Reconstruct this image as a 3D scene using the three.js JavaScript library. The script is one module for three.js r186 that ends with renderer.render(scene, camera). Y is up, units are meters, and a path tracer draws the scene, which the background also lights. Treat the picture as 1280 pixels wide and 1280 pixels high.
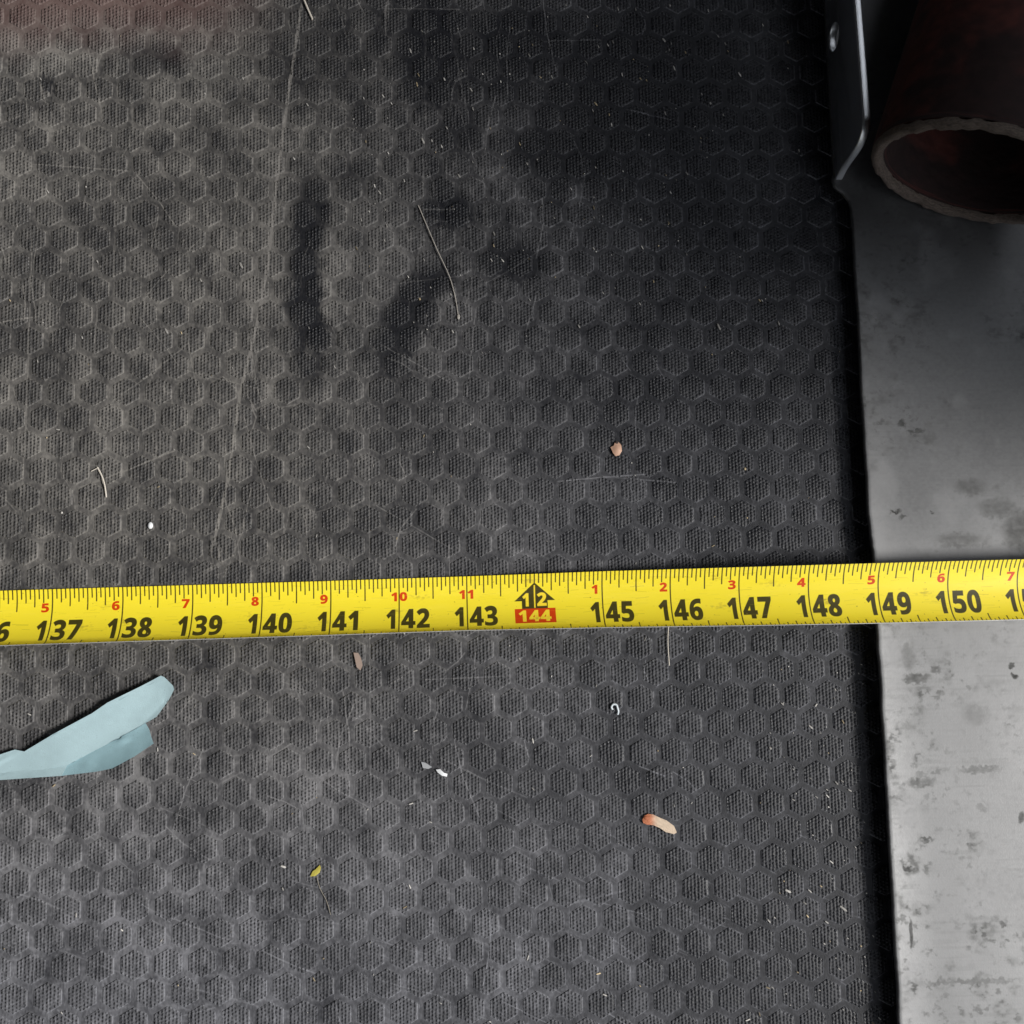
import * as THREE from 'three';
import { mergeGeometries, mergeVertices, toCreasedNormals } from 'three/addons/utils/BufferGeometryUtils.js';

// ---------------------------------------------------------------- camera, sky, sun, exposure
const scene = new THREE.Scene();
const camera = new THREE.PerspectiveCamera(49.13, 1, 0.004, 60);
camera.position.set(-0.026358, 0.423360, 0.045561);
camera.up.set(0.014392, 0.107874, -0.994060);
camera.lookAt(-0.026358 + 0.061783, 0.423360 - 0.992360, 0.045561 - 0.106795);
camera.focus = 0.418;
camera.userData.fStop = 16;
scene.add(camera);

const renderer = new THREE.WebGLRenderer({ antialias: true });
renderer.setSize(1024, 1024);
renderer.toneMapping = THREE.LinearToneMapping;
renderer.toneMappingExposure = 3.3;
renderer.shadowMap.enabled = true;

{ // an even, overcast sky: a little brighter overhead than at the horizon, dim ground below
  const W = 64, H = 32, d = new Float32Array(W * H * 4);
  for (let j = 0; j < H; j++) for (let i = 0; i < W; i++) {
    const el = ((j + 0.5) / H - 0.5) * Math.PI, s = Math.sin(el), k = (j * W + i) * 4;
    const b = s > 0 ? 0.75 + 0.35 * s : 0.12;
    d[k] = b * 0.95; d[k + 1] = b * 0.99; d[k + 2] = b * 1.06; d[k + 3] = 1;
  }
  const t = new THREE.DataTexture(d, W, H, THREE.RGBAFormat, THREE.FloatType);
  t.mapping = THREE.EquirectangularReflectionMapping; t.magFilter = THREE.LinearFilter; t.needsUpdate = true;
  scene.background = t; scene.environment = t;
  scene.environmentIntensity = 0.3; scene.backgroundIntensity = 0.3;
}
const sun = new THREE.DirectionalLight(new THREE.Color(1, 0.97, 0.92), 1.15);
sun.position.set(0.66, 0.68, 0.16).multiplyScalar(3);
sun.castShadow = true; sun.shadow.radius = 28;
Object.assign(sun.shadow.camera, { left: -1, right: 1, top: 1, bottom: -1, near: 0.1, far: 8 });
sun.shadow.mapSize.set(2048, 2048);
scene.add(sun, sun.target);

// ---------------------------------------------------------------- helpers (all shapes are drawn in millimetres, world axes)
let seed = 20240611;
const rnd = () => { seed = (seed + 0x6d2b79f5) | 0; let t = Math.imul(seed ^ (seed >>> 15), 1 | seed); t = (t + Math.imul(t ^ (t >>> 7), 61 | t)) ^ t; return ((t ^ (t >>> 14)) >>> 0) / 4294967296; };
const rr = (a, b) => a + (b - a) * rnd();
const clamp = (v, a = 0, b = 1) => v < a ? a : v > b ? b : v;
const sstep = (a, b, v) => { const t = clamp((v - a) / (b - a)); return t * t * (3 - 2 * t); };
const mix = (a, b, t) => a + (b - a) * t;
const interp = (x, xs, ys) => { if (x <= xs[0]) return ys[0]; for (let i = 1; i < xs.length; i++) if (x <= xs[i]) return mix(ys[i - 1], ys[i], (x - xs[i - 1]) / (xs[i] - xs[i - 1])); return ys[ys.length - 1]; };
const NT = new Float32Array(65536); for (let i = 0; i < 65536; i++) NT[i] = rnd();
function vn(x, y) { // value noise 0..1
  const xi = Math.floor(x), yi = Math.floor(y); let fx = x - xi, fy = y - yi;
  fx = fx * fx * (3 - 2 * fx); fy = fy * fy * (3 - 2 * fy);
  const a = (xi & 255), b = ((xi + 1) & 255), c = (yi & 255) << 8, e = ((yi + 1) & 255) << 8;
  const p = NT[a | c], q = NT[b | c], r = NT[a | e], s = NT[b | e];
  return p + (q - p) * fx + (r - p + (p - q - r + s) * fx) * fy;
}
const fbm = (x, y, o = 3) => { let s = 0, a = 0.5, n = 0; for (let i = 0; i < o; i++) { s += a * vn(x, y); n += a; a *= 0.5; x = x * 2.03 + 17.3; y = y * 2.03 + 9.1; } return s / n; };
const srgb = (v) => { v = clamp(v); return 255 * (v <= 0.0031308 ? 12.92 * v : 1.055 * Math.pow(v, 1 / 2.4) - 0.055); };
function dataTex(data, w, h, color, wrap = THREE.MirroredRepeatWrapping) {
  const t = new THREE.DataTexture(data, w, h, THREE.RGBAFormat, THREE.UnsignedByteType);
  t.magFilter = THREE.LinearFilter; t.minFilter = THREE.LinearMipmapLinearFilter; t.generateMipmaps = true;
  t.wrapS = t.wrapT = wrap; if (color) t.colorSpace = THREE.SRGBColorSpace; t.needsUpdate = true; return t;
}
const names = {};
const numbered = (n) => { const k = names[n] = (names[n] ?? -1) + 1; return k ? n + '_' + String(k).padStart(3, '0') : n; };
function thing(name, label, category, [x, y, z] = [0, 0, 0], group) {
  const o = new THREE.Group(); o.name = numbered(name); o.position.set(x / 1000, y / 1000, z / 1000);
  o.userData = { label, category }; if (group) o.userData.group = group; o.userData.base = [x, y, z];
  scene.add(o); return o;
}
function part(name, geo, mat, parent) { // geo in world mm
  const b = parent.userData.base ?? [0, 0, 0];
  geo.translate(-b[0], -b[1], -b[2]); geo.scale(0.001, 0.001, 0.001);
  const m = new THREE.Mesh(geo, mat); m.name = name; m.castShadow = m.receiveShadow = true; parent.add(m); return m;
}
const std = (o) => new THREE.MeshStandardMaterial(o);
const lin = (r, g, b) => new THREE.Color().setRGB(r, g, b);

// ---------------------------------------------------------------- floor: black phenolic sheet with raised hexagons
const PX = 12, PZ = 9.943, U0 = 15.154, V0 = -0.198;        // lattice pitch in mm; a stud's right edge lies at x = PX * (n - U0)
const FX0 = -215, FX1 = 145, FZ0 = -225, FZ1 = 215;         // the part of the floor that the colour map covers once
const FW = FX1 - FX0, FH = FZ1 - FZ0;
const studCentre = (n, v) => [PX * (n + (v & 1 ? 0.5 : 0) - U0) - 5.0, PZ * (v - V0)];
// hexagonal distance from the nearest stud's centre (1 on the outline of its foot)
const HW = 5.0, HK = PZ / (PX * 0.866);
function hexd(dx, dz) { dx = Math.abs(dx); dz = Math.abs(dz) / HK; return Math.max(dx, dx * 0.5 + dz * 0.8660254) / HW; }
const weaveAt = (x, z) => { const u = ((x - FX0) / 1.3), c = Math.floor(u), w = (z - FZ0) / 1.3 + (c & 1 ? 0.5 : 0), fx = u - c - 0.5, fy = w - Math.floor(w) - 0.5; return Math.exp(-((fx / 0.25) ** 2) - ((fy / 0.33) ** 2)); };
let studId = 0;
function nearest(x, z) {
  let best = 9, v0 = Math.round(z / PZ + V0);
  for (let v = v0 - 1; v <= v0 + 1; v++) {
    const off = (v & 1 ? 0.5 : 0), n = Math.round((x + 5.0) / PX + U0 - off), c = studCentre(n, v);
    const d = hexd(x - c[0], z - c[1]); if (d < best) { best = d; studId = (n * 37 + v * 101) & 65535; }
  }
  return best;
}
const floorTex = (() => {
  const N = 2048, col = new Uint8Array(N * N * 4), rgh = new Uint8Array(1024 * 1024 * 4);
  // scratches and rubbed lines, drawn as strokes
  const cv = document.createElement('canvas'); cv.width = cv.height = N; const g = cv.getContext('2d');
  g.fillStyle = '#000'; g.fillRect(0, 0, N, N);
  const X = (x) => (x - FX0) / FW * N, Z = (z) => (z - FZ0) / FH * N;
  const line = (pts, w, a, jag = 0) => {
    for (let i = 1; i < pts.length; i++) {
      const n = Math.max(2, Math.ceil(Math.hypot(pts[i][0] - pts[i - 1][0], pts[i][1] - pts[i - 1][1]) / 3));
      for (let k = 0; k < n; k++) {
        const f = (t) => [X(mix(pts[i - 1][0], pts[i][0], t) + jag * (rnd() - 0.5)), Z(mix(pts[i - 1][1], pts[i][1], t))];
        g.strokeStyle = `rgba(255,255,255,${a * rr(0.45, 1)})`; g.lineWidth = w * 5.2 * rr(0.7, 1.15); g.lineCap = 'round';
        g.beginPath(); g.moveTo(...f(k / n)); g.lineTo(...f((k + 1) / n)); g.stroke();
      }
    }
  };
  line([[-78.9, -225], [-78.9, -205], [-84.5, -165], [-88.2, -136], [-92.1, -97], [-97.2, -69], [-102.5, -47], [-106.8, -14], [-112.5, 13]], 1.3, 0.95, 0.3);
  line([[-112, 8], [-108, 17], [-116, 21]], 1.6, 0.35, 2);
  line([[-180.9, -110], [-181.5, -39], [-182.3, -14]], 0.6, 0.55);
  line([[-182, -14], [-184, 4]], 0.7, 0.25);
  line([[-53.6, -44], [-54.3, 47], [-54.4, 109]], 0.5, 0.4);
  line([[-150, -225], [-150, -60]], 1.0, 0.2, 0.5); line([[-146, -200], [-144, -150]], 1.2, 0.22, 0.6);
  line([[-118, -220], [-117, -120]], 0.8, 0.2, 0.6);
  line([[-21, -225], [-20.8, -196], [-14, -156]], 0.9, 0.28, 0.6); line([[-30, -215], [-31, -160], [-33, -110]], 0.8, 0.25, 0.6);
  line([[-163.9, -11], [-162.5, -2], [-160.6, 6]], 0.45, 0.5);
  line([[-165, 155], [-140, 165], [-110, 172], [-95, 177]], 0.6, 0.35, 0.4);
  line([[-150, 165], [-147, 190]], 1.1, 0.3); line([[-187, 155], [-186, 200]], 0.9, 0.28);
  line([[20, 145], [40, 141]], 0.8, 0.4, 0.4); line([[56, -60], [62, -48]], 0.5, 0.3);
  line([[-102, 148], [-82, 147], [-62, 150]], 0.5, 0.3);
  for (let i = 0; i < 3200; i++) {              // short nicks and rub marks, mostly along the film's grain
    const x = rr(FX0, FX1), z = rr(FZ0, FZ1), keep = mix(0.25, 1, sstep(110, -60, x)); if (rnd() > keep) continue;
    const a = rnd() < 0.6 ? Math.PI / 2 + rr(-0.25, 0.25) : rr(0, Math.PI), l = rr(1, 7);
    line([[x, z], [x + Math.cos(a) * l, z + Math.sin(a) * l]], rr(0.12, 0.34), rr(0.10, 0.55) * mix(0.5, 1, sstep(110, -80, x)));
  }
  for (let i = 0; i < 420; i++) {              // fine scratches along the lower edge, turned like the rows of studs
    const x = rr(-60, 130), z = rr(120, 212), a = 0.5 + rr(-0.12, 0.12), l = rr(2, 6);
    line([[x, z], [x + Math.cos(a) * l, z + Math.sin(a) * l]], rr(0.2, 0.4), rr(0.15, 0.45));
  }
  for (let i = 0; i < 260; i++) {              // longer scuffs and drag marks, thickest where the sheet is dusty
    const x = rr(FX0, 60), z = rr(FZ0, FZ1), low = z > 90, l = rr(8, 38), a = low && rnd() < 0.6 ? 0.5 + rr(-0.25, 0.25) : rnd() < 0.65 ? Math.PI / 2 + rr(-0.3, 0.3) : rr(0, Math.PI);
    const b = rr(-2, 2), mx = x + Math.cos(a) * l / 2 + b, mz = z + Math.sin(a) * l / 2;
    line([[x, z], [mx, mz], [x + Math.cos(a) * l, z + Math.sin(a) * l]], rr(0.22, 0.5), rr(0.35, 1), 0.25);
  }
  const st = g.getImageData(0, 0, N, N).data;
  // patches rubbed clean of dust: x, z, half widths, turn, strength
  const rub = [[-77, -92, 7, 34, 0, 1], [-38, -76, 8, 19, 0.55, 1], [-22, -119, 10, 7, 0.2, 1], [-28, -186, 12, 22, 0, 1], [8, -190, 20, 13, 0.2, 0.9], [-18, -150, 9, 8, 0, 0.7], [3, -97, 14, 7, 0, 0.9], [22, -143, 18, 9, 0, 0.85],
    [55, -173, 40, 26, 0, 0.8], [-58, -131, 9, 6, 0.3, 0.5], [-137, -180, 10, 7, 0, 0.6], [-176, -169, 4, 3, 0, 0.9], [-66, -190, 22, 30, 0.2, 0.45], [5, -185, 30, 20, 0, 0.55],
    [-185, 92, 10, 9, 0, 0.5], [-115, 126, 5, 5, 0, 0.5]];
  for (let j = 0; j < N; j++) {
    const z = FZ0 + (j + 0.5) / N * FH;
    for (let i = 0; i < N; i++) {
      const x = FX0 + (i + 0.5) / N * FW, k = (j * N + i) * 4;
      const big = fbm(x / 38 + 3, z / 46 + 8, 2), mid = fbm(x / 7 + 31, z / 9 + 2, 2), fine = vn(x / 0.5, z / 0.9), stk = vn(x / 0.42 + 90, z / 3.2 + 40), crs = vn(x / 2.6 + 11, z / 0.5 + 70);
      let dust = mix(0.10, 0.56, sstep(105, -120, x)) * mix(1, 0.78, sstep(-40, -190, z) * sstep(-100, -10, x));
      dust += 0.10 * sstep(20, 170, z) * sstep(110, -20, x) + 0.02 * sstep(80, 170, z) * sstep(125, 90, x);
      dust *= 0.55 + 0.9 * big;
      dust += (mid - 0.5) * 0.42 * (0.35 + dust) + (fbm(x / 2.6 + 61, z / 7 + 15, 2) - 0.5) * 0.55 * dust;
      const wx = x + (mid - 0.5) * 9 + (fine - 0.5) * 1.5, wz = z + (fine - 0.5) * 3 + (stk - 0.5) * 5 + (big - 0.5) * 10;
      let clean = 0;
      for (const r of rub) {
        let dx = wx - r[0], dz = wz - r[1]; if (Math.abs(dx) > 80 || Math.abs(dz) > 80) continue;
        if (r[4]) { const c = Math.cos(r[4]), s = Math.sin(r[4]), t = dx * c + dz * s; dz = -dx * s + dz * c; dx = t; }
        const q = (dx / r[2]) ** 2 + (dz / r[3]) ** 2; if (q < 4) clean = Math.max(clean, r[5] * (1 - sstep(0.35, 2.2, q)));
      }
      dust *= 1 - 0.97 * clean;
      const rw = fbm(x / 3.4 + mid * 2 + 7, z / 3.0 + 55, 2), wisp = Math.pow(1 - Math.abs(2 * rw - 1), 6);
      dust += 0.40 * wisp * (0.25 + dust) * (1 - 0.5 * clean);
      const h = nearest(x, z);
      const own = NT[studId & 65535];
      if (h < 0.90) dust *= ((0.62 + 0.28 * own) * (0.55 + 0.7 * mid) + 0.8 * (stk - 0.44) * (0.5 + 0.6 * crs)) * (1 - 0.72 * weaveAt(x + 0.5 * (fine - 0.5), z) * (0.6 + 0.7 * mid));       // studs: dust only between the threads of the weave
      else dust *= 0.70 + 0.4 * (fine - 0.5) + 0.5 * (mid - 0.5);                     // channels hold it
      if (h > 0.93 && h < 1.01) dust += (0.10 + 0.46 * mid) * (0.3 + fine) * (1 - 0.8 * clean);   // packed along the foot of each stud                              // scuffed rims
      dust += st[k] / 255 * (0.75 + 0.3 * fine) * (1 - 0.4 * clean);
      dust = clamp(dust + (fine - 0.5) * 0.05, 0, 1);
      const warm = 0.25 + 0.75 * sstep(90, -110, x) * sstep(190, 0, z), rustOrBlur = sstep(-176, -206, z - 12 * (big - 0.5) + 10 * (mid - 0.5)) * sstep(-85, -130, x + 20 * (big - 0.5)) * (0.75 + 0.5 * mid);  // red-brown corner tint painted in for an out-of-focus blur near the lens
      const cr = mix(mix(0.010, 0.190, dust), 0.135, 0.62 * rustOrBlur), cg = mix(mix(0.0108, mix(0.196, 0.180, warm), dust), 0.076, 0.62 * rustOrBlur), cb = mix(mix(0.0142, mix(0.226, 0.168, warm), dust), 0.068, 0.62 * rustOrBlur);
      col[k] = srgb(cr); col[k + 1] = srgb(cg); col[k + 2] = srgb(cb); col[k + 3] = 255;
      if (!(i & 1) && !(j & 1)) { const q = ((j >> 1) * 1024 + (i >> 1)) * 4; const ro = clamp((h > 0.86 && h < 1.02 ? 0.36 : 0.5) + 0.5 * dust + 0.10 * (mid - 0.5)); rgh[q] = 255; rgh[q + 1] = 255 * ro; rgh[q + 2] = 0; rgh[q + 3] = 255; }
    }
  }
  return { map: dataTex(col, N, N, true), rough: dataTex(rgh, 1024, 1024, false) };
})();
// the weave pressed into the studs: threads 1.2 mm apart, every other column half a step down
const weave = (() => {
  const N = 256, K = 8, d = new Uint8Array(N * N * 4), at = (c, r, q) => NT[(((c + K) % K) * 57 + ((r + K) % K) * 211 + q * 977) & 65535];
  for (let j = 0; j < N; j++) for (let i = 0; i < N; i++) {
    const x = (i + 0.5) / N * K, y = (j + 0.5) / N * K, c = Math.floor(x); let h = 0;
    for (let cc = c - 1; cc <= c + 1; cc++) { const o = cc & 1 ? 0.5 : 0, r0 = Math.floor(y + o); for (let r = r0 - 1; r <= r0 + 1; r++) {
      const fx = x - cc - 0.5 - 0.22 * (at(cc, r, 1) - 0.5), fy = y + o - r - 0.5 - 0.25 * (at(cc, r, 2) - 0.5);
      h = Math.max(h, (0.45 + 0.55 * at(cc, r, 3)) * Math.exp(-((fx / 0.25) ** 2) - ((fy / (0.27 + 0.14 * at(cc, r, 4))) ** 2)));
    } }
    const k = (j * N + i) * 4; d[k] = d[k + 1] = d[k + 2] = 255 * h; d[k + 3] = 255;
  }
  const t = dataTex(d, N, N, false, THREE.RepeatWrapping); t.repeat.set(FW / (1.3 * K), FH / (1.3 * K)); return t;
})();
const grain = (() => {
  const N = 256, d = new Uint8Array(N * N * 4);
  for (let j = 0; j < N; j++) for (let i = 0; i < N; i++) { const k = (j * N + i) * 4, v = 0.6 * vn(i / 3, j / 3) + 0.4 * rnd(); d[k] = d[k + 1] = d[k + 2] = 255 * v; d[k + 3] = 255; }
  return dataTex(d, N, N, false);
})();
const grainFloor = grain.clone(); grainFloor.repeat.set(FW / 25, FH / 25); grainFloor.needsUpdate = true;
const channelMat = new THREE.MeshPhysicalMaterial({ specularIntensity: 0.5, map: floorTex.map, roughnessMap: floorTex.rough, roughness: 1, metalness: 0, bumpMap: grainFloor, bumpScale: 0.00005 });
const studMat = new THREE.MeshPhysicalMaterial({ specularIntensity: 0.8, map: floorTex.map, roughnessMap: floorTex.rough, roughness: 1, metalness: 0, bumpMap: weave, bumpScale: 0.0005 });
const fuv = (x, z) => [(x - FX0) / FW, (z - FZ0) / FH];

const floor = new THREE.Group(); floor.name = 'floor'; floor.userData = { kind: 'structure', label: 'black floor sheet with raised hexagons under a coat of grey dust', category: 'floor' }; scene.add(floor);
{
  const g = new THREE.PlaneGeometry(1400, 1400, 1, 1).rotateX(-Math.PI / 2), p = g.attributes.position, uv = g.attributes.uv;
  for (let i = 0; i < p.count; i++) uv.setXY(i, ...fuv(p.getX(i), p.getZ(i)));
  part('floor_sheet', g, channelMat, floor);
  // studs: a bevelled hexagon each, the outline at the foot, a narrow flank, then a flat top
  const studGeo = (cx, cz) => {
    const pos = [], uvs = [], idx = [], push = (x, y, z) => { pos.push(x, y, z); uvs.push(...fuv(x, z)); };
    const ring = (k, y) => { for (let i = 0; i < 6; i++) { const a = (i + 0.5) * Math.PI / 3; push(cx + Math.cos(a) * HW * k / 0.8660254, y, cz + Math.sin(a) * HW * k / 0.8660254 * HK); } };
    ring(1, -0.05); ring(0.935, 0.28); ring(0.88, 0.34);
    for (let r = 0; r < 2; r++) for (let i = 0; i < 6; i++) { const a = r * 6 + i, b = r * 6 + (i + 1) % 6; idx.push(a, a + 6, b, b, a + 6, b + 6); }
    for (let i = 1; i < 5; i++) idx.push(12, 12 + i + 1, 12 + i);
    const s = new THREE.BufferGeometry(); s.setAttribute('position', new THREE.Float32BufferAttribute(pos, 3)); s.setAttribute('uv', new THREE.Float32BufferAttribute(uvs, 2)); s.setIndex(idx);
    return toCreasedNormals(s, 0.35);
  };
  const all = [];
  for (let v = -27; v <= 26; v++) for (let n = -4; n <= 27; n++) { const c = studCentre(n, v); if (c[0] > -250 && c[0] < 142 && c[1] > -260 && c[1] < 250) all.push(c); }
  // the 300 that show largest: those nearest the lower left corner of what is in view
  const inView = (c) => c[0] > -192 && c[0] < 132 && c[1] > -200 && c[1] < 188;
  all.sort((a, b) => (inView(b) - inView(a)) || (b[1] - 0.45 * b[0]) - (a[1] - 0.45 * a[0]));
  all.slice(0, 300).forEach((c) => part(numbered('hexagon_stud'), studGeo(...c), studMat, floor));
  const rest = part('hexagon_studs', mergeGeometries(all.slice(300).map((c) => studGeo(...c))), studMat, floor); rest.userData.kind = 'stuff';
}

// ---------------------------------------------------------------- metal plate with its upright flange
const PLX0 = 120, PLX1 = 260, PLZ0 = -230, PLZ1 = 230;
// stains seen on the plate: x, z, half widths, strength
const SPOT = [[146, 3, 1.6, 0.7, 0.95], [149, 5, 1.2, 0.5, 0.8], [156, -28, 3, 0.8, 0.8], [150, -31, 1.4, 1, 0.7], [160, 4, 0.5, 0.5, 0.95], [176, -6, 5, 2.5, 0.4], [186, 2, 6, 3, 0.4], [197, 11, 7, 6, 0.55], [170, 14, 7, 2, 0.35], [148, 58, 2, 4, 0.28], [150, 66, 4, 1.4, 0.6], [158, 63, 2, 1, 0.5], [150, 104, 4, 1.4, 0.45], [143, 135, 1.6, 0.8, 0.9], [151, 125, 2, 0.7, 0.6], [187, 62, 0.9, 0.8, 0.95], [188, 66, 0.8, 0.7, 0.9], [187, 118, 0.8, 1.6, 0.7], [172, 100, 6, 1, 0.3], [163, 176, 14, 0.7, 0.35], [142, 158, 0.5, 4, 0.8], [178, 156, 1, 0.7, 0.6], [172, 80, 4, 3, 0.15]];
const plateTex = (() => {
  const W = 1024, H = 2048, col = new Uint8Array(W * H * 4), rgh = new Uint8Array(W * H * 4);
  for (let j = 0; j < H; j++) for (let i = 0; i < W; i++) {
    const x = PLX0 + (i + 0.5) / W * (PLX1 - PLX0), z = PLZ0 + (j + 0.5) / H * (PLZ1 - PLZ0), k = (j * W + i) * 4;
    const big = fbm(x / 30 + 5, z / 34 + 1, 3), mid = fbm(x / 6 + 50, z / 5 + 20, 3), fine = fbm(x / 1.1 + 7, z / 0.9, 2), br = vn(x / 9 + 3, z / 0.35);
    const rough = fbm(x / 1.7 + 21, z / 1.2 + 5, 3), wx = x + 3 * (mid - 0.5), wz = z + 3 * (fine - 0.5);
    let stain = sstep(0.45, 0.85, mid) * sstep(0.40, 0.70, big) * (0.2 + 0.7 * sstep(0.3, 0.75, rough)) * 0.5;
    stain += sstep(0.55, 0.75, fbm(wx / 3.4 + 91, wz / 2.1 + 13, 3)) * sstep(0.42, 0.66, rough) * (0.05 + 0.24 * sstep(0.42, 0.66, big));
    stain += sstep(0.62, 0.80, vn(x / 14 + 9, z / 0.9 + 33)) * sstep(0.5, 0.7, vn(x / 9, z / 12 + 60)) * 0.05;
    for (const q of SPOT) { const e = ((wx - q[0]) / q[2]) ** 2 + ((wz - q[1]) / q[3]) ** 2; if (e < 5) stain = Math.max(stain, q[4] * (1 - sstep(0.2, 3, e)) * (0.35 + 0.9 * rough)); }
    stain = clamp(stain);
    const white = sstep(0.55, 0.8, fbm(x / 11 + 60, z / 13 + 4, 3));
    const v = (0.138 + 0.032 * white + 0.05 * (big - 0.5) + 0.03 * (fine - 0.5) + 0.006 * (br - 0.5)) * (1 - 0.78 * stain);
    col[k] = srgb(v * 0.985); col[k + 1] = srgb(v * 0.99); col[k + 2] = srgb(v * (1.01 - 0.04 * stain)); col[k + 3] = 255;
    rgh[k] = 255; rgh[k + 1] = 255 * clamp(0.50 + 0.05 * white + 0.25 * stain + 0.10 * (fine - 0.5)); rgh[k + 2] = 255 * clamp(0.85 - 0.45 * stain - 0.15 * white); rgh[k + 3] = 255;
  }
  return { map: dataTex(col, W, H, true), mr: dataTex(rgh, W, H, false) };
})();
const plateGrain = grain.clone(); plateGrain.repeat.set(6, 16); plateGrain.needsUpdate = true;
const plateMat = std({ map: plateTex.map, roughnessMap: plateTex.mr, metalnessMap: plateTex.mr, roughness: 1, metalness: 1, bumpMap: plateGrain, bumpScale: 0.000012 });
const edgeMat = std({ color: lin(0.74, 0.76, 0.78), roughness: 0.34, metalness: 1, bumpMap: plateGrain, bumpScale: 0.00003 });
function planUV(g, f) { const p = g.attributes.position, uv = new Float32Array(p.count * 2); for (let i = 0; i < p.count; i++) { const q = f(p.getX(i), p.getY(i), p.getZ(i)); uv[i * 2] = q[0]; uv[i * 2 + 1] = q[1]; } g.setAttribute('uv', new THREE.BufferAttribute(uv, 2)); return g; }
const plate = thing('metal_plate', 'grey stained sheet metal plate along the right side of the black floor', 'metal plate', [136, 0, 0]);
{
  // a sheet 2.2 mm thick whose left edge is rolled down a little; rows run along z, columns across the profile
  const zs = []; for (let z = -460; z < -140; z += 20) zs.push(z); for (let z = -140; z < -108; z += 0.5) zs.push(z); for (let z = -108; z <= 220; z += 2) zs.push(z); zs.push(300, 460);
  const xe = (z) => interp(z, [-131.5, -130, -128, -126, -124.6, -123, -120, -117], [129.4, 128.8, 128.6, 129.2, 130.6, 132.6, 134.6, 135.4]) + 0.9 * sstep(0, 24, z) + sstep(-115, -100, z) * (0.5 * (vn(z / 11, 3) - 0.5) + 0.22 * (vn(z / 2.3, 8) - 0.5));
  const prof = [[60, 6.2], [6, 6.2], [0.9, 6.2], [0.3, 6.5], [0, 7.1], [0.05, 7.7], [0.35, 8.15], [0.9, 8.4], [2, 8.4], [4, 8.4], [6, 8.4], [8, 8.4], [10, 8.4], [13, 8.4], [16, 8.4], [20, 8.4], [26, 8.4], [40, 8.4], [70, 8.4], [320, 8.4]];
  const pos = [], idx = [], C = prof.length;
  zs.forEach((z, r) => prof.forEach(([d, y]) => pos.push(xe(z) - 0.4 + d, y + 0.75 * sstep(-128, -105, z) * Math.max(0, 1 - d / 17) ** 2 + 0.12 * (vn(z / 26, d / 30 + 4) - 0.5), z)));
  for (let r = 0; r < zs.length - 1; r++) for (let c = 0; c < C - 1; c++) { const i = r * C + c; idx.push(i, i + C, i + 1, i + 1, i + C, i + C + 1); }
  const g = new THREE.BufferGeometry(); g.setAttribute('position', new THREE.Float32BufferAttribute(pos, 3)); g.setIndex(idx); g.computeVertexNormals();
  part('plate_sheet', planUV(g, (x, y, z) => [(x - PLX0) / (PLX1 - PLX0), (z - PLZ0) / (PLZ1 - PLZ0)]), plateMat, plate);
  // flange: an upright sheet 2.6 mm thick with a rounded end and one round hole
  const f = new THREE.Shape(); // x = -z, y = height
  f.moveTo(128.5, 7.4); f.lineTo(460, 7.4); f.lineTo(460, 37); f.lineTo(205, 36.6); f.lineTo(142, 36); f.bezierCurveTo(134, 35.5, 132.5, 26, 131, 18); f.bezierCurveTo(130, 12, 128.5, 10, 128.5, 7.4); f.closePath();
  const hole = new THREE.Path(); hole.absarc(184, 15, 5.2, 0, Math.PI * 2, true); f.holes.push(hole);
  const fg = new THREE.ExtrudeGeometry(f, { depth: 1.9, bevelEnabled: true, bevelThickness: 0.6, bevelSize: 0.6, bevelOffset: -0.6, bevelSegments: 3, curveSegments: 24 });
  fg.rotateY(Math.PI / 2); fg.translate(129.9, 0, 0); // shape x runs towards -z
  const p = fg.attributes.position; for (let i = 0; i < p.count; i++) { const z = p.getZ(i); p.setX(i, p.getX(i) - 0.0 + 1.3 * sstep(-205, -150, z) * sstep(10, 34, p.getY(i)) - 0.6 * Math.sin(z / 17) * sstep(12, 36, p.getY(i)) * 0.5); }
  fg.computeVertexNormals();
  part('flange', planUV(toCreasedNormals(fg, 0.6), (x, y, z) => [(y * 0.8 + x + 20 - PLX0) / (PLX1 - PLX0), (z - PLZ0) / (PLZ1 - PLZ0)]), edgeMat, plate);
}

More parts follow.
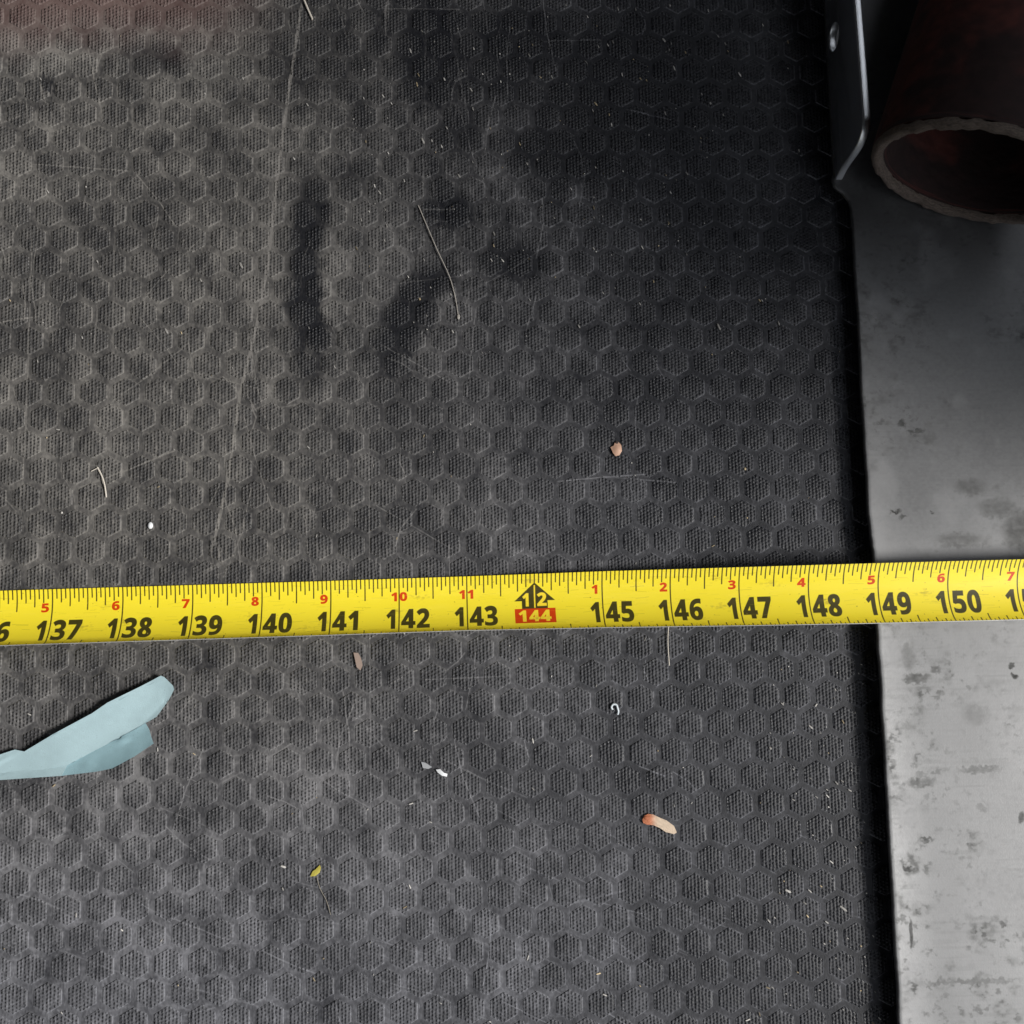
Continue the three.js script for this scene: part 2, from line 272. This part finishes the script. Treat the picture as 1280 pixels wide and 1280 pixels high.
// ---------------------------------------------------------------- rusty pipe lying on the plate
{
  const t = thing('iron_pipe', 'dark rusty iron pipe with an open end lying on the metal plate', 'pipe', [168, 8, -113]);
  const R = 38.8, r = 34.2;
  const tex = (dark) => {
    const N = 512, c = new Uint8Array(N * N * 4);
    for (let j = 0; j < N; j++) for (let i = 0; i < N; i++) {
      const k = (j * N + i) * 4, a = fbm(i / 40, j / 46, 4), b = fbm(i / 7 + 9, j / 7, 3), q = sstep(0.45, 0.7, a), w = 0.55 + 0.9 * b;
      c[k] = srgb(mix(0.022, 0.080, q) * w * dark); c[k + 1] = srgb(mix(0.009, 0.020, q) * w * dark); c[k + 2] = srgb(mix(0.008, 0.015, q) * w * dark); c[k + 3] = 255;
    }
    return dataTex(c, N, N, true);
  };
  const rustOrBlur = std({ map: tex(1), roughness: 0.8, metalness: 0.1, bumpMap: grain, bumpScale: 0.0003 });
  const rimTex = (() => { const N = 256, c = new Uint8Array(N * N * 4); for (let j = 0; j < N; j++) for (let i = 0; i < N; i++) { const k = (j * N + i) * 4, w = 0.5 + fbm(i / 2.2, j / 9, 3); c[k] = srgb(0.130 * w); c[k + 1] = srgb(0.102 * w); c[k + 2] = srgb(0.084 * w); c[k + 3] = 255; } const x = dataTex(c, N, N, true); x.repeat.set(3, 1); return x; })();
  const rimMat = std({ map: rimTex, roughness: 0.9, bumpMap: grain, bumpScale: 0.0006 });
  const V = (a, b) => new THREE.Vector2(a, b);
  const ax = new THREE.Vector3(0.328, 0.071, -0.942).normalize();
  const place = (g) => { g.applyQuaternion(new THREE.Quaternion().setFromUnitVectors(new THREE.Vector3(0, 1, 0), ax)); g.translate(167, 47.4, -112.5); return g; };
  part('pipe_wall', place(new THREE.LatheGeometry([V(R - 0.2, 3), V(R, 5), V(R, 60), V(R, 420)], 96)), rustOrBlur, t);
  part('pipe_bore', place(new THREE.LatheGeometry([V(r, 420), V(r, 60), V(r, 5), V(r + 0.2, 3)], 96)), std({ map: tex(0.9), roughness: 0.85, metalness: 0.05, bumpMap: grain, bumpScale: 0.0003 }), t);
  const rim = new THREE.LatheGeometry([V(r + 0.2, 3), V(r + 0.5, 1.2), V(r + 1.5, 0.2), V(r + 2.6, 0), V(R - 1.4, 0.2), V(R - 0.4, 1.2), V(R - 0.2, 3)], 128);
  { const p = rim.attributes.position; for (let i = 0; i < p.count; i++) { const a = Math.atan2(p.getX(i), p.getZ(i)); p.setY(i, p.getY(i) + 1.1 * (vn(a * 9 + 30, p.getY(i)) - 0.5) + 1.0 * (vn(a * 40 + 3, p.getY(i) * 2) - 0.5)); } rim.computeVertexNormals(); }
  part('pipe_rim', place(rim), rimMat, t);
}

// ---------------------------------------------------------------- measuring tape
{
  const I0 = 127.2, ROW = 8.2, WID = 24.5, INW = WID / 25.4;
  const cv = document.createElement('canvas'); cv.width = 2048; cv.height = 1024; const g = cv.getContext('2d');
  const sx = 2048 / ROW, sy = 256 / INW;
  g.fillStyle = '#fde838'; g.fillRect(0, 0, 2048, 1024);
  const INK = '#453f18', RED = '#d8430c', YEL = '#ffe23a';
  for (let row = 0; row < 4; row++) {
    g.save(); g.beginPath(); g.rect(0, row * 256, 2048, 256); g.clip();
    const a = I0 + row * ROW, X = (i) => (i - a) * sx, Y = (v) => row * 256 + v * sy;
    const text = (s, cx, top, h, w, color, align = 'center') => { // digits of height h and pitch w, in inches
      g.fillStyle = color; g.font = 'bold 100px sans-serif'; g.textAlign = 'center'; g.textBaseline = 'alphabetic';
      const n = s.length; let x = align === 'left' ? cx + w / 2 : align === 'right' ? cx - w * (n - 0.5) : cx - w * (n - 1) / 2;
      for (const ch of s) { g.save(); g.translate(X(x), Y(top + h)); g.scale(w * sx / 59, h * sy / 71.4); g.lineWidth = 4; g.strokeStyle = color; g.fillText(ch, 0, 0); g.strokeText(ch, 0, 0); g.restore(); x += w; }
    };
    for (let q = Math.floor(a * 16) - 16; q <= (a + ROW) * 16 + 16; q++) {
      const i = q / 16, m = ((q % 16) + 16) % 16, foot = i % 12 === 0;
      const L = m === 0 ? (foot ? 0.2 : 9) : m === 8 ? 0.315 : m % 4 === 0 ? 0.255 : m % 2 === 0 ? 0.195 : 0.14;
      g.strokeStyle = INK; g.lineWidth = (m === 0 ? 0.017 : 0.0165) * sx; g.lineCap = 'butt';
      g.beginPath(); g.moveTo(X(i), Y(0)); g.lineTo(X(i), Y(Math.min(L, INW))); g.stroke();
      if (m % 2 === 0 && m) { const b = m === 8 ? 0.15 : m % 4 === 0 ? 0.10 : 0.075; g.beginPath(); g.moveTo(X(i), Y(INW)); g.lineTo(X(i), Y(INW - b)); g.stroke(); }
      else if (m) { g.lineWidth = 0.012 * sx; g.beginPath(); g.moveTo(X(i), Y(INW)); g.lineTo(X(i), Y(INW - 0.045)); g.stroke(); }
    }
    for (let i = Math.floor(a) - 1; i <= a + ROW + 1; i++) {
      const ft = i % 12;
      if (ft === 0) {
        g.fillStyle = INK; g.beginPath(); g.moveTo(X(i), Y(0.13)); g.lineTo(X(i + 0.3), Y(0.40)); g.lineTo(X(i + 0.19), Y(0.40)); g.lineTo(X(i + 0.19), Y(0.52)); g.lineTo(X(i - 0.19), Y(0.52)); g.lineTo(X(i - 0.19), Y(0.40)); g.lineTo(X(i - 0.3), Y(0.40)); g.fill();
        g.fillStyle = RED; g.fillRect(X(i - 0.3), Y(0.52), 0.6 * sx, 0.25 * sy);
        g.strokeStyle = YEL; g.lineWidth = 0.022 * sx; g.beginPath(); g.moveTo(X(i), Y(0.17)); g.lineTo(X(i), Y(0.51)); g.stroke();
        text(String(i / 12)[0], i - 0.055, 0.29, 0.19, 0.135, YEL, 'right'); text(String(i / 12).slice(1), i + 0.025, 0.29, 0.19, 0.16, YEL, 'left');
        text(String(i), i - 0.01, 0.55, 0.185, 0.165, YEL);
      } else {
        text(String(ft), i - (ft > 9 ? 0.0 : 0.10), 0.205, 0.125, 0.125, RED, ft > 9 ? 'center' : 'center');
        const s = String(i); text(s[0], i - 0.005, 0.468, 0.322, 0.195, INK, 'right'); text(s.slice(1), i + 0.03, 0.468, 0.322, 0.215, INK, 'left');
      }
    }
    g.restore();
  }
  // wear: fine scratches through the print, grey grime and rubbed spots
  for (let i = 0; i < 2600; i++) {
    const x0 = rnd() * 2048, y0 = rnd() * 1024, l = rr(4, 60), a = rr(-0.12, 0.12), dark = rnd() < 0.45;
    g.strokeStyle = dark ? `rgba(70,60,25,${rr(0.05, 0.28)})` : `rgba(246,226,90,${rr(0.08, 0.4)})`; g.lineWidth = rr(0.5, 1.6);
    g.beginPath(); g.moveTo(x0, y0); g.lineTo(x0 + Math.cos(a) * l, y0 + Math.sin(a) * l); g.stroke();
  }
  for (let i = 0; i < 900; i++) { g.fillStyle = rnd() < 0.6 ? `rgba(90,75,30,${rr(0.05, 0.4)})` : `rgba(250,232,110,${rr(0.1, 0.6)})`; g.beginPath(); g.ellipse(rnd() * 2048, rnd() * 1024, rr(0.6, 3.2), rr(0.6, 2.2), rnd() * 3, 0, 7); g.fill(); }
  for (let i = 0; i < 70; i++) { const x0 = rnd() * 2048, y0 = rnd() * 1024; for (let k = 0; k < 40; k++) { g.fillStyle = `rgba(120,100,45,${rr(0.02, 0.09)})`; g.beginPath(); g.ellipse(x0 + rr(-60, 60) * rnd(), y0 + rr(-22, 22) * rnd(), rr(2, 9), rr(1, 5), 0, 0, 7); g.fill(); } }
  const map = new THREE.CanvasTexture(cv); map.colorSpace = THREE.SRGBColorSpace; map.anisotropy = 8; map.flipY = false;
  const wear = (() => { const N = 512, d = new Uint8Array(N * N * 4); for (let j = 0; j < N; j++) for (let i = 0; i < N; i++) { const k = (j * N + i) * 4, v = 0.36 + 0.22 * (fbm(i / 60, j / 9, 3) - 0.5) + 0.2 * sstep(0.72, 0.85, vn(i / 30, j / 1.4)); d[k] = 255; d[k + 1] = 255 * v; d[k + 2] = 0; d[k + 3] = 255; } return dataTex(d, N, N, false); })();
  const mat = new THREE.MeshPhysicalMaterial({ map, roughnessMap: wear, roughness: 1, metalness: 0, clearcoat: 0.35, clearcoatRoughness: 0.3 });
  // path of the blade: height of its lowest line, roll and bend radius along the inches
  const lowAt = (i) => { let s = 0; for (let k = -6; k <= 6; k++) s += interp(i + k * 0.05, [127, 142, 143, 144, 145, 146, 147, 148, 149, 150, 151, 152.5, 160], [0.6, 0.6, 1, 2.5, 5, 8, 11.5, 15, 18, 20.5, 22.5, 25, 34]); return s / 13; };
  const step = 0.05, n = Math.round(4 * ROW / step), xs = [], pos = [], uv = [], idx = [];
  let x = 0; const x137 = Math.round((137 - I0) / step);
  for (let k = 0; k <= n; k++) { if (k) { const dh = lowAt(I0 + k * step) - lowAt(I0 + (k - 1) * step); x += Math.sqrt((25.4 * step) ** 2 - dh * dh); } xs.push(x); }
  const shift = -170.1 - xs[x137];
  // cross-section: slope of the blade in degrees at four places across it (upper edge, middle, below the numbers, lower edge)
  const M = 28, WS = [-12.25, -0.5, 7.5, 12.25], slopeAt = (i, q) => interp(i, [137, 143, 146, 149], [[-15, -18, -30, -42], [20, 18, 10, 2], [44, 46, 38, 29], [92, 85, 72, 56]][q]);
  const profs = []; for (let k = 0; k <= n; k++) {
    const i = I0 + k * step, A = [0, 1, 2, 3].map((q) => slopeAt(i, q)), S = 140, Y = [0], Q = [0]; let y = 0, z = 0, lo = 0;
    for (let m = 0; m < S; m++) { const a = interp((m + 0.5) / S * WID - WID / 2, WS, A) * Math.PI / 180; y += Math.sin(a) * WID / S; z += Math.cos(a) * WID / S; Y.push(y); Q.push(z); lo = Math.min(lo, y); }
    profs.push([Y.map((v) => v - lo), Q]);
  }
  const pt = (k, w) => {
    const i = I0 + k * step, m = Math.round((w / WID + 0.5) * 140), zt = interp(i, [127, 135.5, 141, 145, 152.5, 160], [29, 26.7, 25.05, 23.56, 22.8, 22]);
    return [xs[k] + shift, lowAt(i) + profs[k][0][m], zt + profs[k][1][m]];
  };
  // top face and, 0.25 mm below, the back
  for (let side = 0; side < 2; side++) for (let row = 0; row < 4; row++) {
    const k0 = Math.round(row * n / 4), k1 = Math.round((row + 1) * n / 4), base = pos.length / 3;
    for (let k = k0; k <= k1; k++) for (let m = 0; m <= M; m++) {
      const w = (m / M - 0.5) * WID, p = pt(k, w); if (side) p[1] -= 0.25;
      pos.push(...p); uv.push((k - k0) / (k1 - k0), (row + clamp(m / M, 0.004, 0.996)) / 4);
    }
    for (let k = 0; k < k1 - k0; k++) for (let m = 0; m < M; m++) { const a = base + k * (M + 1) + m, b = a + M + 1; side ? idx.push(a, b, a + 1, a + 1, b, b + 1) : idx.push(a, a + 1, b, a + 1, b + 1, b); }
  }
  const bg = new THREE.BufferGeometry(); bg.setAttribute('position', new THREE.Float32BufferAttribute(pos, 3)); bg.setAttribute('uv', new THREE.Float32BufferAttribute(uv, 2)); bg.setIndex(idx); bg.computeVertexNormals();
  const t = thing('measuring_tape', 'yellow measuring tape blade with black inch numbers stretched across floor and plate', 'tape measure', [-171, 0, 37]);
  part('blade', bg, mat, t);
  // bare steel edges of the blade
  const steel = std({ color: lin(0.72, 0.72, 0.7), roughness: 0.35, metalness: 0.6 });
  for (const s of [1]) {
    const c = []; for (let k = 0; k <= n; k += 4) { const p = pt(k, s * WID / 2); c.push(new THREE.Vector3(p[0], p[1] - 0.1, p[2])); }
    part('blade_edge', new THREE.TubeGeometry(new THREE.CatmullRomCurve3(c), n / 4, 0.16, 6), steel, t);
  }
}

// ---------------------------------------------------------------- scrap of pale blue plastic
// a flat outline cut into small triangles, lifted by a height function and given a thickness
function sheet(outline, height, thick, levels = 3) {
  const pts = outline.map((p) => new THREE.Vector2(p[0], p[1]));
  if (THREE.ShapeUtils.isClockWise(pts)) pts.reverse();
  let tris = THREE.ShapeUtils.triangulateShape(pts, []).map((t) => t.map((i) => [pts[i].x, pts[i].y]));
  for (let l = 0; l < levels; l++) { const o = []; for (const [a, b, c] of tris) { const m = (p, q) => [(p[0] + q[0]) / 2, (p[1] + q[1]) / 2], ab = m(a, b), bc = m(b, c), ca = m(c, a); o.push([a, ab, ca], [ab, b, bc], [ca, bc, c], [ab, bc, ca]); } tris = o; }
  const pos = [], H = ([x, z]) => height(x, z);
  for (const [a, b, c] of tris) { for (const p of [a, c, b]) pos.push(p[0], H(p) + thick / 2, p[1]); for (const p of [a, b, c]) pos.push(p[0], H(p) - thick / 2, p[1]); }
  const n = 2 ** levels;
  for (let i = 0; i < pts.length; i++) {
    const A = pts[i], B = pts[(i + 1) % pts.length];
    for (let k = 0; k < n; k++) {
      const a = [mix(A.x, B.x, k / n), mix(A.y, B.y, k / n)], b = [mix(A.x, B.x, (k + 1) / n), mix(A.y, B.y, (k + 1) / n)], ha = H(a), hb = H(b), t = thick / 2;
      pos.push(a[0], ha - t, a[1], a[0], ha + t, a[1], b[0], hb - t, b[1], b[0], hb - t, b[1], a[0], ha + t, a[1], b[0], hb + t, b[1]);
    }
  }
  const g = new THREE.BufferGeometry(); g.setAttribute('position', new THREE.Float32BufferAttribute(pos, 3));
  g.setAttribute('uv', new THREE.Float32BufferAttribute(new Float32Array(pos.length / 3 * 2), 2));
  const w = mergeVertices(g, 1e-3); planUV(w, (x, y, z) => [x / 20, z / 20]); return toCreasedNormals(w, 0.6);
}
const segDist = (x, z, a, b) => { const dx = b[0] - a[0], dz = b[1] - a[1], t = clamp(((x - a[0]) * dx + (z - a[1]) * dz) / (dx * dx + dz * dz)); return Math.hypot(x - a[0] - dx * t, z - a[1] - dz * t); };
{
  const t = thing('plastic_scrap', 'torn scrap of pale blue plastic sheet lying below the measuring tape', 'plastic scrap', [-160, 0, 80]);
  const fold = [[-206, 92], [-187, 92.5], [-163.5, 90.2], [-154.8, 85.6], [-144.9, 80.7], [-135.9, 75.8], [-129, 68]];
  const fd = (x, z) => { let d = 1e9; for (let i = 1; i < fold.length; i++) d = Math.min(d, segDist(x, z, fold[i - 1], fold[i])); return d; };
  const zf = (x) => interp(x, fold.map((p) => p[0]), fold.map((p) => p[1]));
  const H = (x, z) => { const d = fd(x, z); return z <= zf(x) ? 0.9 + 0.17 * d + 0.006 * d * d + 0.25 * Math.sin(x / 7) : 0.9 + 0.14 * d + 0.018 * d * d + 0.7 * Math.exp(-((x + 144) ** 2 / 5 + (z - 81.5) ** 2 / 1.6)); };
  const upper = [[-206.4, 90.3], [-187, 85.5], [-181.5, 83.8], [-178.2, 84.6], [-167.9, 78.7], [-154.1, 71.5], [-148.6, 67.8], [-137.4, 62.4], [-130, 58.6], [-128.8, 59.1], [-125.7, 62.4], [-125.4, 63.8], [-127.3, 67.2], [-131.8, 73.5], [-135.8, 75.8]];
  const seam = [[-144.9, 80.7], [-154.8, 85.6], [-163.5, 90.2]];
  const lower = [[-134.5, 77.8], [-133.3, 80.9], [-132.3, 83], [-139, 87.4], [-146.8, 91.4], [-152.9, 92.5], [-165.1, 93.7]];
  const film = (() => {
    const N = 512, c = new Uint8Array(N * N * 4);
    for (let j = 0; j < N; j++) for (let i = 0; i < N; i++) {
      const k = (j * N + i) * 4, m = fbm(i / 60 + 4, j / 45 + 9, 4), f = fbm(i / 6, j / 6, 2), dirt = sstep(0.78, 0.86, vn(i / 5 + 40, j / 5 + 3)) * sstep(0.5, 0.7, m), v = (0.90 + 0.12 * (m - 0.4) + 0.04 * (f - 0.5)) * (1 - 0.2 * dirt);
      c[k] = srgb(v * 0.9); c[k + 1] = srgb(v * 0.95); c[k + 2] = srgb(v * 0.97); c[k + 3] = 255;
    }
    return dataTex(c, N, N, true);
  })();
  const mk = (color, roughness) => new THREE.MeshPhysicalMaterial({ color, map: film, roughness, bumpMap: grain, bumpScale: 0.00005, transmission: 0.1, thickness: 0 });
  const HU = (x, z) => H(x, z) + 0.35 * (vn(x / 5 + 3, z / 4) - 0.5) + 0.5 * Math.max(0, 1 - Math.abs((x + 187) * 0.5 + (z - 88) * 1.1) / 1.4) * sstep(-178, -190, x);
  part('plastic_sheet', sheet([...upper, ...seam, [-165.1, 93.7], [-187.1, 94.6], [-206.6, 96.9]], HU, 0.35, 4), mk(lin(0.50, 0.64, 0.67), 0.28), t);
  part('flap', sheet([[-135.8, 75.8], ...lower, ...[...seam].reverse()], (x, z) => H(x, z) - 0.1 + 0.25 * (vn(x / 4 + 8, z / 3) - 0.5), 0.3, 4), mk(lin(0.40, 0.58, 0.63), 0.14), t).userData.label = 'bluer glossy lower flap';
}

// ---------------------------------------------------------------- small litter on the floor
function tube(name, pts, r, mat, parent, seg = 24) { return part(name, new THREE.TubeGeometry(new THREE.CatmullRomCurve3(pts.map((p) => new THREE.Vector3(...p))), seg, r, 6), mat, parent); }
{
  const h = 0.5;
  // winged seed
  let t = thing('winged_seed', 'single winged seed, orange at one end and cream along its wing, lower right floor', 'seed', [52, h, 117]);
  const wing = [[48, 115.9], [48.6, 114.4], [50.2, 113.7], [52, 113.9], [54, 114.9], [57, 116.2], [59.6, 118.2], [60.6, 120.6], [59.6, 121.2], [56.5, 120.4], [54.4, 118.9], [52, 117.8], [49.8, 117.6], [48.4, 117]];
  const wg = sheet(wing, (x, z) => h + 0.7 + 0.10 * (x - 50) - 0.05 * (z - 116) ** 2 * 0.3 + 0.5 * Math.exp(-((x - 50.3) ** 2 / 3 + (z - 115.4) ** 2 / 1.2)), 0.2, 3);
  { const p = wg.attributes.position, c = new Float32Array(p.count * 3); for (let i = 0; i < p.count; i++) { const k = sstep(50.4, 54.2, p.getX(i) + 0.5 * (vn(p.getX(i) * 2, p.getZ(i) * 2) - 0.5)), v = 0.85 + 0.3 * vn(p.getX(i) * 1.3 + 9, p.getZ(i) * 2.5); c[i * 3] = mix(0.50, 0.66, k) * v; c[i * 3 + 1] = mix(0.17, 0.52, k) * v; c[i * 3 + 2] = mix(0.08, 0.39, k) * v; } wg.setAttribute('color', new THREE.BufferAttribute(c, 3)); }
  wg.translate(-2, 0, 0); part('wing', wg, std({ vertexColors: true, roughness: 0.6, bumpMap: grain, bumpScale: 0.0001 }), t);
  part('seed_body', new THREE.SphereGeometry(1, 20, 14).scale(1.5, 0.55, 0.85).rotateY(-0.35).translate(47.9, h + 0.75, 115.3), std({ color: lin(0.46, 0.15, 0.07), roughness: 0.55 }), t);
  // husk
  t = thing('seed_husk', 'small pale pink seed husk between hexagons above the tape', 'seed husk', [40.7, h, -23.6]);
  part('husk', sheet([[38.4, -24.4], [39.6, -24.9], [40.4, -26.6], [41.6, -26.4], [42.6, -25], [42.7, -22.8], [41.7, -21.2], [40.2, -20.9], [39.2, -22.2]], (x, z) => h + 0.3 + 1.1 * Math.exp(-((x - 41) ** 2 + (z + 23.3) ** 2) / 4), 0.25, 2), std({ color: lin(0.60, 0.37, 0.26), roughness: 0.6 }), t);
  part('stem_scar', new THREE.SphereGeometry(0.7, 12, 8).scale(1, 0.6, 0.9).translate(40.9, h + 0.5, -26.2), std({ color: lin(0.05, 0.035, 0.03), roughness: 0.8 }), t);
  // curled shaving
  t = thing('plastic_curl', 'tiny curled white shaving below the 145 inch mark', 'shaving', [37, h, 75.5]);
  tube('curl', [[36.2, h + 0.4, 75.2], [35.7, h + 0.5, 74.2], [36.4, h + 0.6, 73.2], [37.6, h + 0.6, 73.4], [38, h + 0.6, 74.6], [38.3, h + 0.5, 75.8], [38, h + 0.3, 77]], 0.42, std({ color: lin(0.62, 0.68, 0.72), roughness: 0.3 }), t);
  // paint flakes
  const flakeMat = std({ color: lin(0.82, 0.84, 0.86), roughness: 0.4 }), greyFlake = std({ color: lin(0.36, 0.37, 0.39), roughness: 0.6 });
  t = thing('paint_flake', 'bright white sliver of paint on the floor below the 142 inch mark', 'paint flake', [-28, h, 97]);
  part('flake', sheet([[-30.2, 95.4], [-28.6, 95.2], [-27.2, 96.6], [-26, 97], [-26.2, 98], [-28, 97.6], [-29.4, 96.6]], (x, z) => h + 0.6 + 0.2 * Math.sin(x * 1.3), 0.25, 2), flakeMat, t);
  t = thing('paint_flake', 'dull grey paint flake just left of the bright white sliver', 'paint flake', [-34, h, 94]);
  part('flake', sheet([[-35.6, 92.4], [-34, 92.8], [-31.6, 94.4], [-33, 95], [-35, 94.6]], (x, z) => h + 0.4 + 0.15 * (z - 93), 0.2, 2), greyFlake, t);
  // yellow leaf bit
  t = thing('leaf_bit', 'tiny yellow bit of leaf on the dusty floor near the bottom', 'leaf bit', [-74.3, h, 130.3]);
  part('leaf', sheet([[-76.3, 132.2], [-75.4, 130.4], [-74.2, 129.6], [-72.8, 128.2], [-72.4, 129.2], [-72.8, 130.8], [-74.4, 132], [-75.6, 132.1]], (x, z) => h + 0.5 + 0.25 * Math.sin((x + z) * 0.9), 0.2, 2), std({ color: lin(0.60, 0.52, 0.10), roughness: 0.55 }), t);
  tube('stalk', [[-74, h + 0.2, 132], [-73, h + 0.2, 136], [-70.5, h + 0.15, 141], [-69, h + 0.1, 146]], 0.11, std({ color: lin(0.30, 0.27, 0.22), roughness: 0.8 }), t);
  // pale wood chip
  t = thing('wood_chip', 'pale brown wood chip on the floor just under the 141 inch mark', 'wood chip', [-58.5, h, 55.5]);
  part('chip', sheet([[-60.2, 51.8], [-58.4, 52], [-57.4, 54], [-56.8, 56.6], [-57.6, 58.4], [-59, 57.2], [-59.6, 54.4]], (x, z) => h + 0.5 + 0.12 * (z - 52), 0.4, 2), std({ color: lin(0.33, 0.25, 0.21), roughness: 0.8 }), t);
  // white grain
  t = thing('white_grain', 'round white grain on the dusty floor above the 138 inch mark', 'grain', [-135, h, 3.2]);
  part('grain', new THREE.IcosahedronGeometry(1, 3).scale(0.95, 0.7, 1.3).translate(-135, h + 0.5, 3.2), flakeMat, t);
  // fibres and hairs
  const hairMat = std({ color: lin(0.42, 0.39, 0.35), roughness: 0.6 }), paleMat = std({ color: lin(0.62, 0.57, 0.50), roughness: 0.6 });
  t = thing('hair', 'long pale hair ending in a knot, in the dark rubbed patch above centre', 'hair', [-27, h, -98]);
  tube('strand', [[-34.1, h + 0.3, -120.6], [-27.5, h + 0.5, -103.8], [-22.1, h + 0.5, -91], [-20, h + 0.4, -82], [-19.2, h + 0.3, -75.7]], 0.22, hairMat, t, 40);
  part('knot', new THREE.SphereGeometry(0.7, 10, 8).scale(0.9, 0.6, 1.6).translate(-19.2, h + 0.4, -76), hairMat, t);
  t = thing('straw', 'short pale straw at the top edge left of centre', 'straw', [-77, h, -202]);
  tube('stem', [[-79.8, h + 0.4, -209.5], [-77.3, h + 0.6, -202.5], [-74.8, h + 0.4, -196.5]], 0.4, paleMat, t, 16);
  t = thing('fibre', 'thick pale frayed fibre on the left floor above the 137 inch mark', 'fibre', [-152, h, -11]);
  tube('strand', [[-154.8, h + 0.3, -19], [-152.9, h + 0.4, -15.2], [-151.9, h + 0.5, -11.8], [-151.3, h + 0.4, -7.6]], 0.33, paleMat, t, 20);
  tube('frayed_strand', [[-157, h + 0.3, -17.5], [-154.5, h + 0.4, -18.4], [-152.4, h + 0.4, -12.5]], 0.18, paleMat, t, 16);
  t = thing('hair', 'thin white hair poking out from under the tape at the 146 inch mark', 'hair', [58, h, 50]);
  tube('strand', [[58.8, h + 0.4, 41], [58, h + 0.5, 49.7], [58.2, h + 0.4, 59.3]], 0.2, paleMat, t, 20);
  // countless specks of grit, straw and sawdust
  const gs = [];
  for (let i = 0; i < 460; i++) {
    let x, z; const q = rnd();
    if (q < 0.34) { x = rr(-60, 90); z = rr(-205, -70); } else if (q < 0.5) { x = rr(95, 134); z = rr(60, 195); } else { x = rr(-195, 132); z = rr(-205, 190); }
    if (x < -60 && rnd() < 0.3) continue;
    const slim = rnd() < 0.6, s = rr(0.14, 0.30) * (rnd() < 0.08 ? 1.7 : 1), g = new THREE.IcosahedronGeometry(1, 0).scale(s, s * 0.6, slim ? s * rr(2.2, 4.5) : s * rr(1, 1.6));
    g.rotateY((z < -40 ? 0.42 : z > 90 && x > 90 ? 0.9 : rr(-1.5, 1.5)) + rr(-0.25, 0.25)); g.translate(x, 0.42 + s * 0.4, z);
    const v = rr(0.25, 0.75) * (rnd() < 0.5 ? 0.6 : 1), c = new Float32Array(g.attributes.position.count * 3), tint = rnd() < 0.2 ? [1, 0.8, 0.5] : [1, 0.96, 0.9];
    for (let k = 0; k < c.length; k += 3) { c[k] = v * tint[0]; c[k + 1] = v * tint[1]; c[k + 2] = v * tint[2]; }
    g.setAttribute('color', new THREE.BufferAttribute(c, 3)); gs.push(g);
  }
  const m = new THREE.Mesh(mergeGeometries(gs).scale(0.001, 0.001, 0.001), std({ vertexColors: true, roughness: 0.7 })); m.name = 'grit'; m.castShadow = m.receiveShadow = true;
  m.userData = { kind: 'stuff', label: 'pale specks of grit and sawdust strewn over the black floor', category: 'grit' }; scene.add(m);
}

// ---------------------------------------------------------------- unseen panels added over the floor to block sky light, open to the right
{
  const t = thing('shade_box', 'added unseen dark panels that shade the floor from above and beside, outside the frame', 'added shade', [-500, 0, 0]);
  const m = std({ color: lin(0.06, 0.06, 0.065), roughness: 0.8 });
  part('shade_roof', new THREE.BoxGeometry(1600, 30, 3000).translate(-450, 965, 200), m, t);
  part('shade_wall', new THREE.BoxGeometry(30, 950, 3000).translate(-1235, 475, 200), m, t);
  part('shade_wall', new THREE.BoxGeometry(1500, 950, 30).translate(-400, 475, -700), m, t);
}
// ---------------------------------------------------------------- unseen upright added right of the frame to shade the upper right
{
  const t = thing('shade_upright', 'added unseen dark upright beyond the right edge of the frame, there to cast shade', 'added_post', [480, 0, -322]);
  const s = new THREE.Shape(); s.moveTo(0, 0); s.lineTo(60, 0); s.lineTo(60, 500); s.lineTo(0, 500); s.closePath();
  const g = new THREE.ExtrudeGeometry(s, { depth: 730, bevelEnabled: true, bevelThickness: 3, bevelSize: 3, bevelSegments: 2 }); g.translate(450, 0, -688);
  part('upright', g, std({ color: lin(0.05, 0.045, 0.045), roughness: 0.6, metalness: 0.2 }), t);
}
scene.traverse((o) => { if (o.userData.base) delete o.userData.base; });
renderer.render(scene, camera);
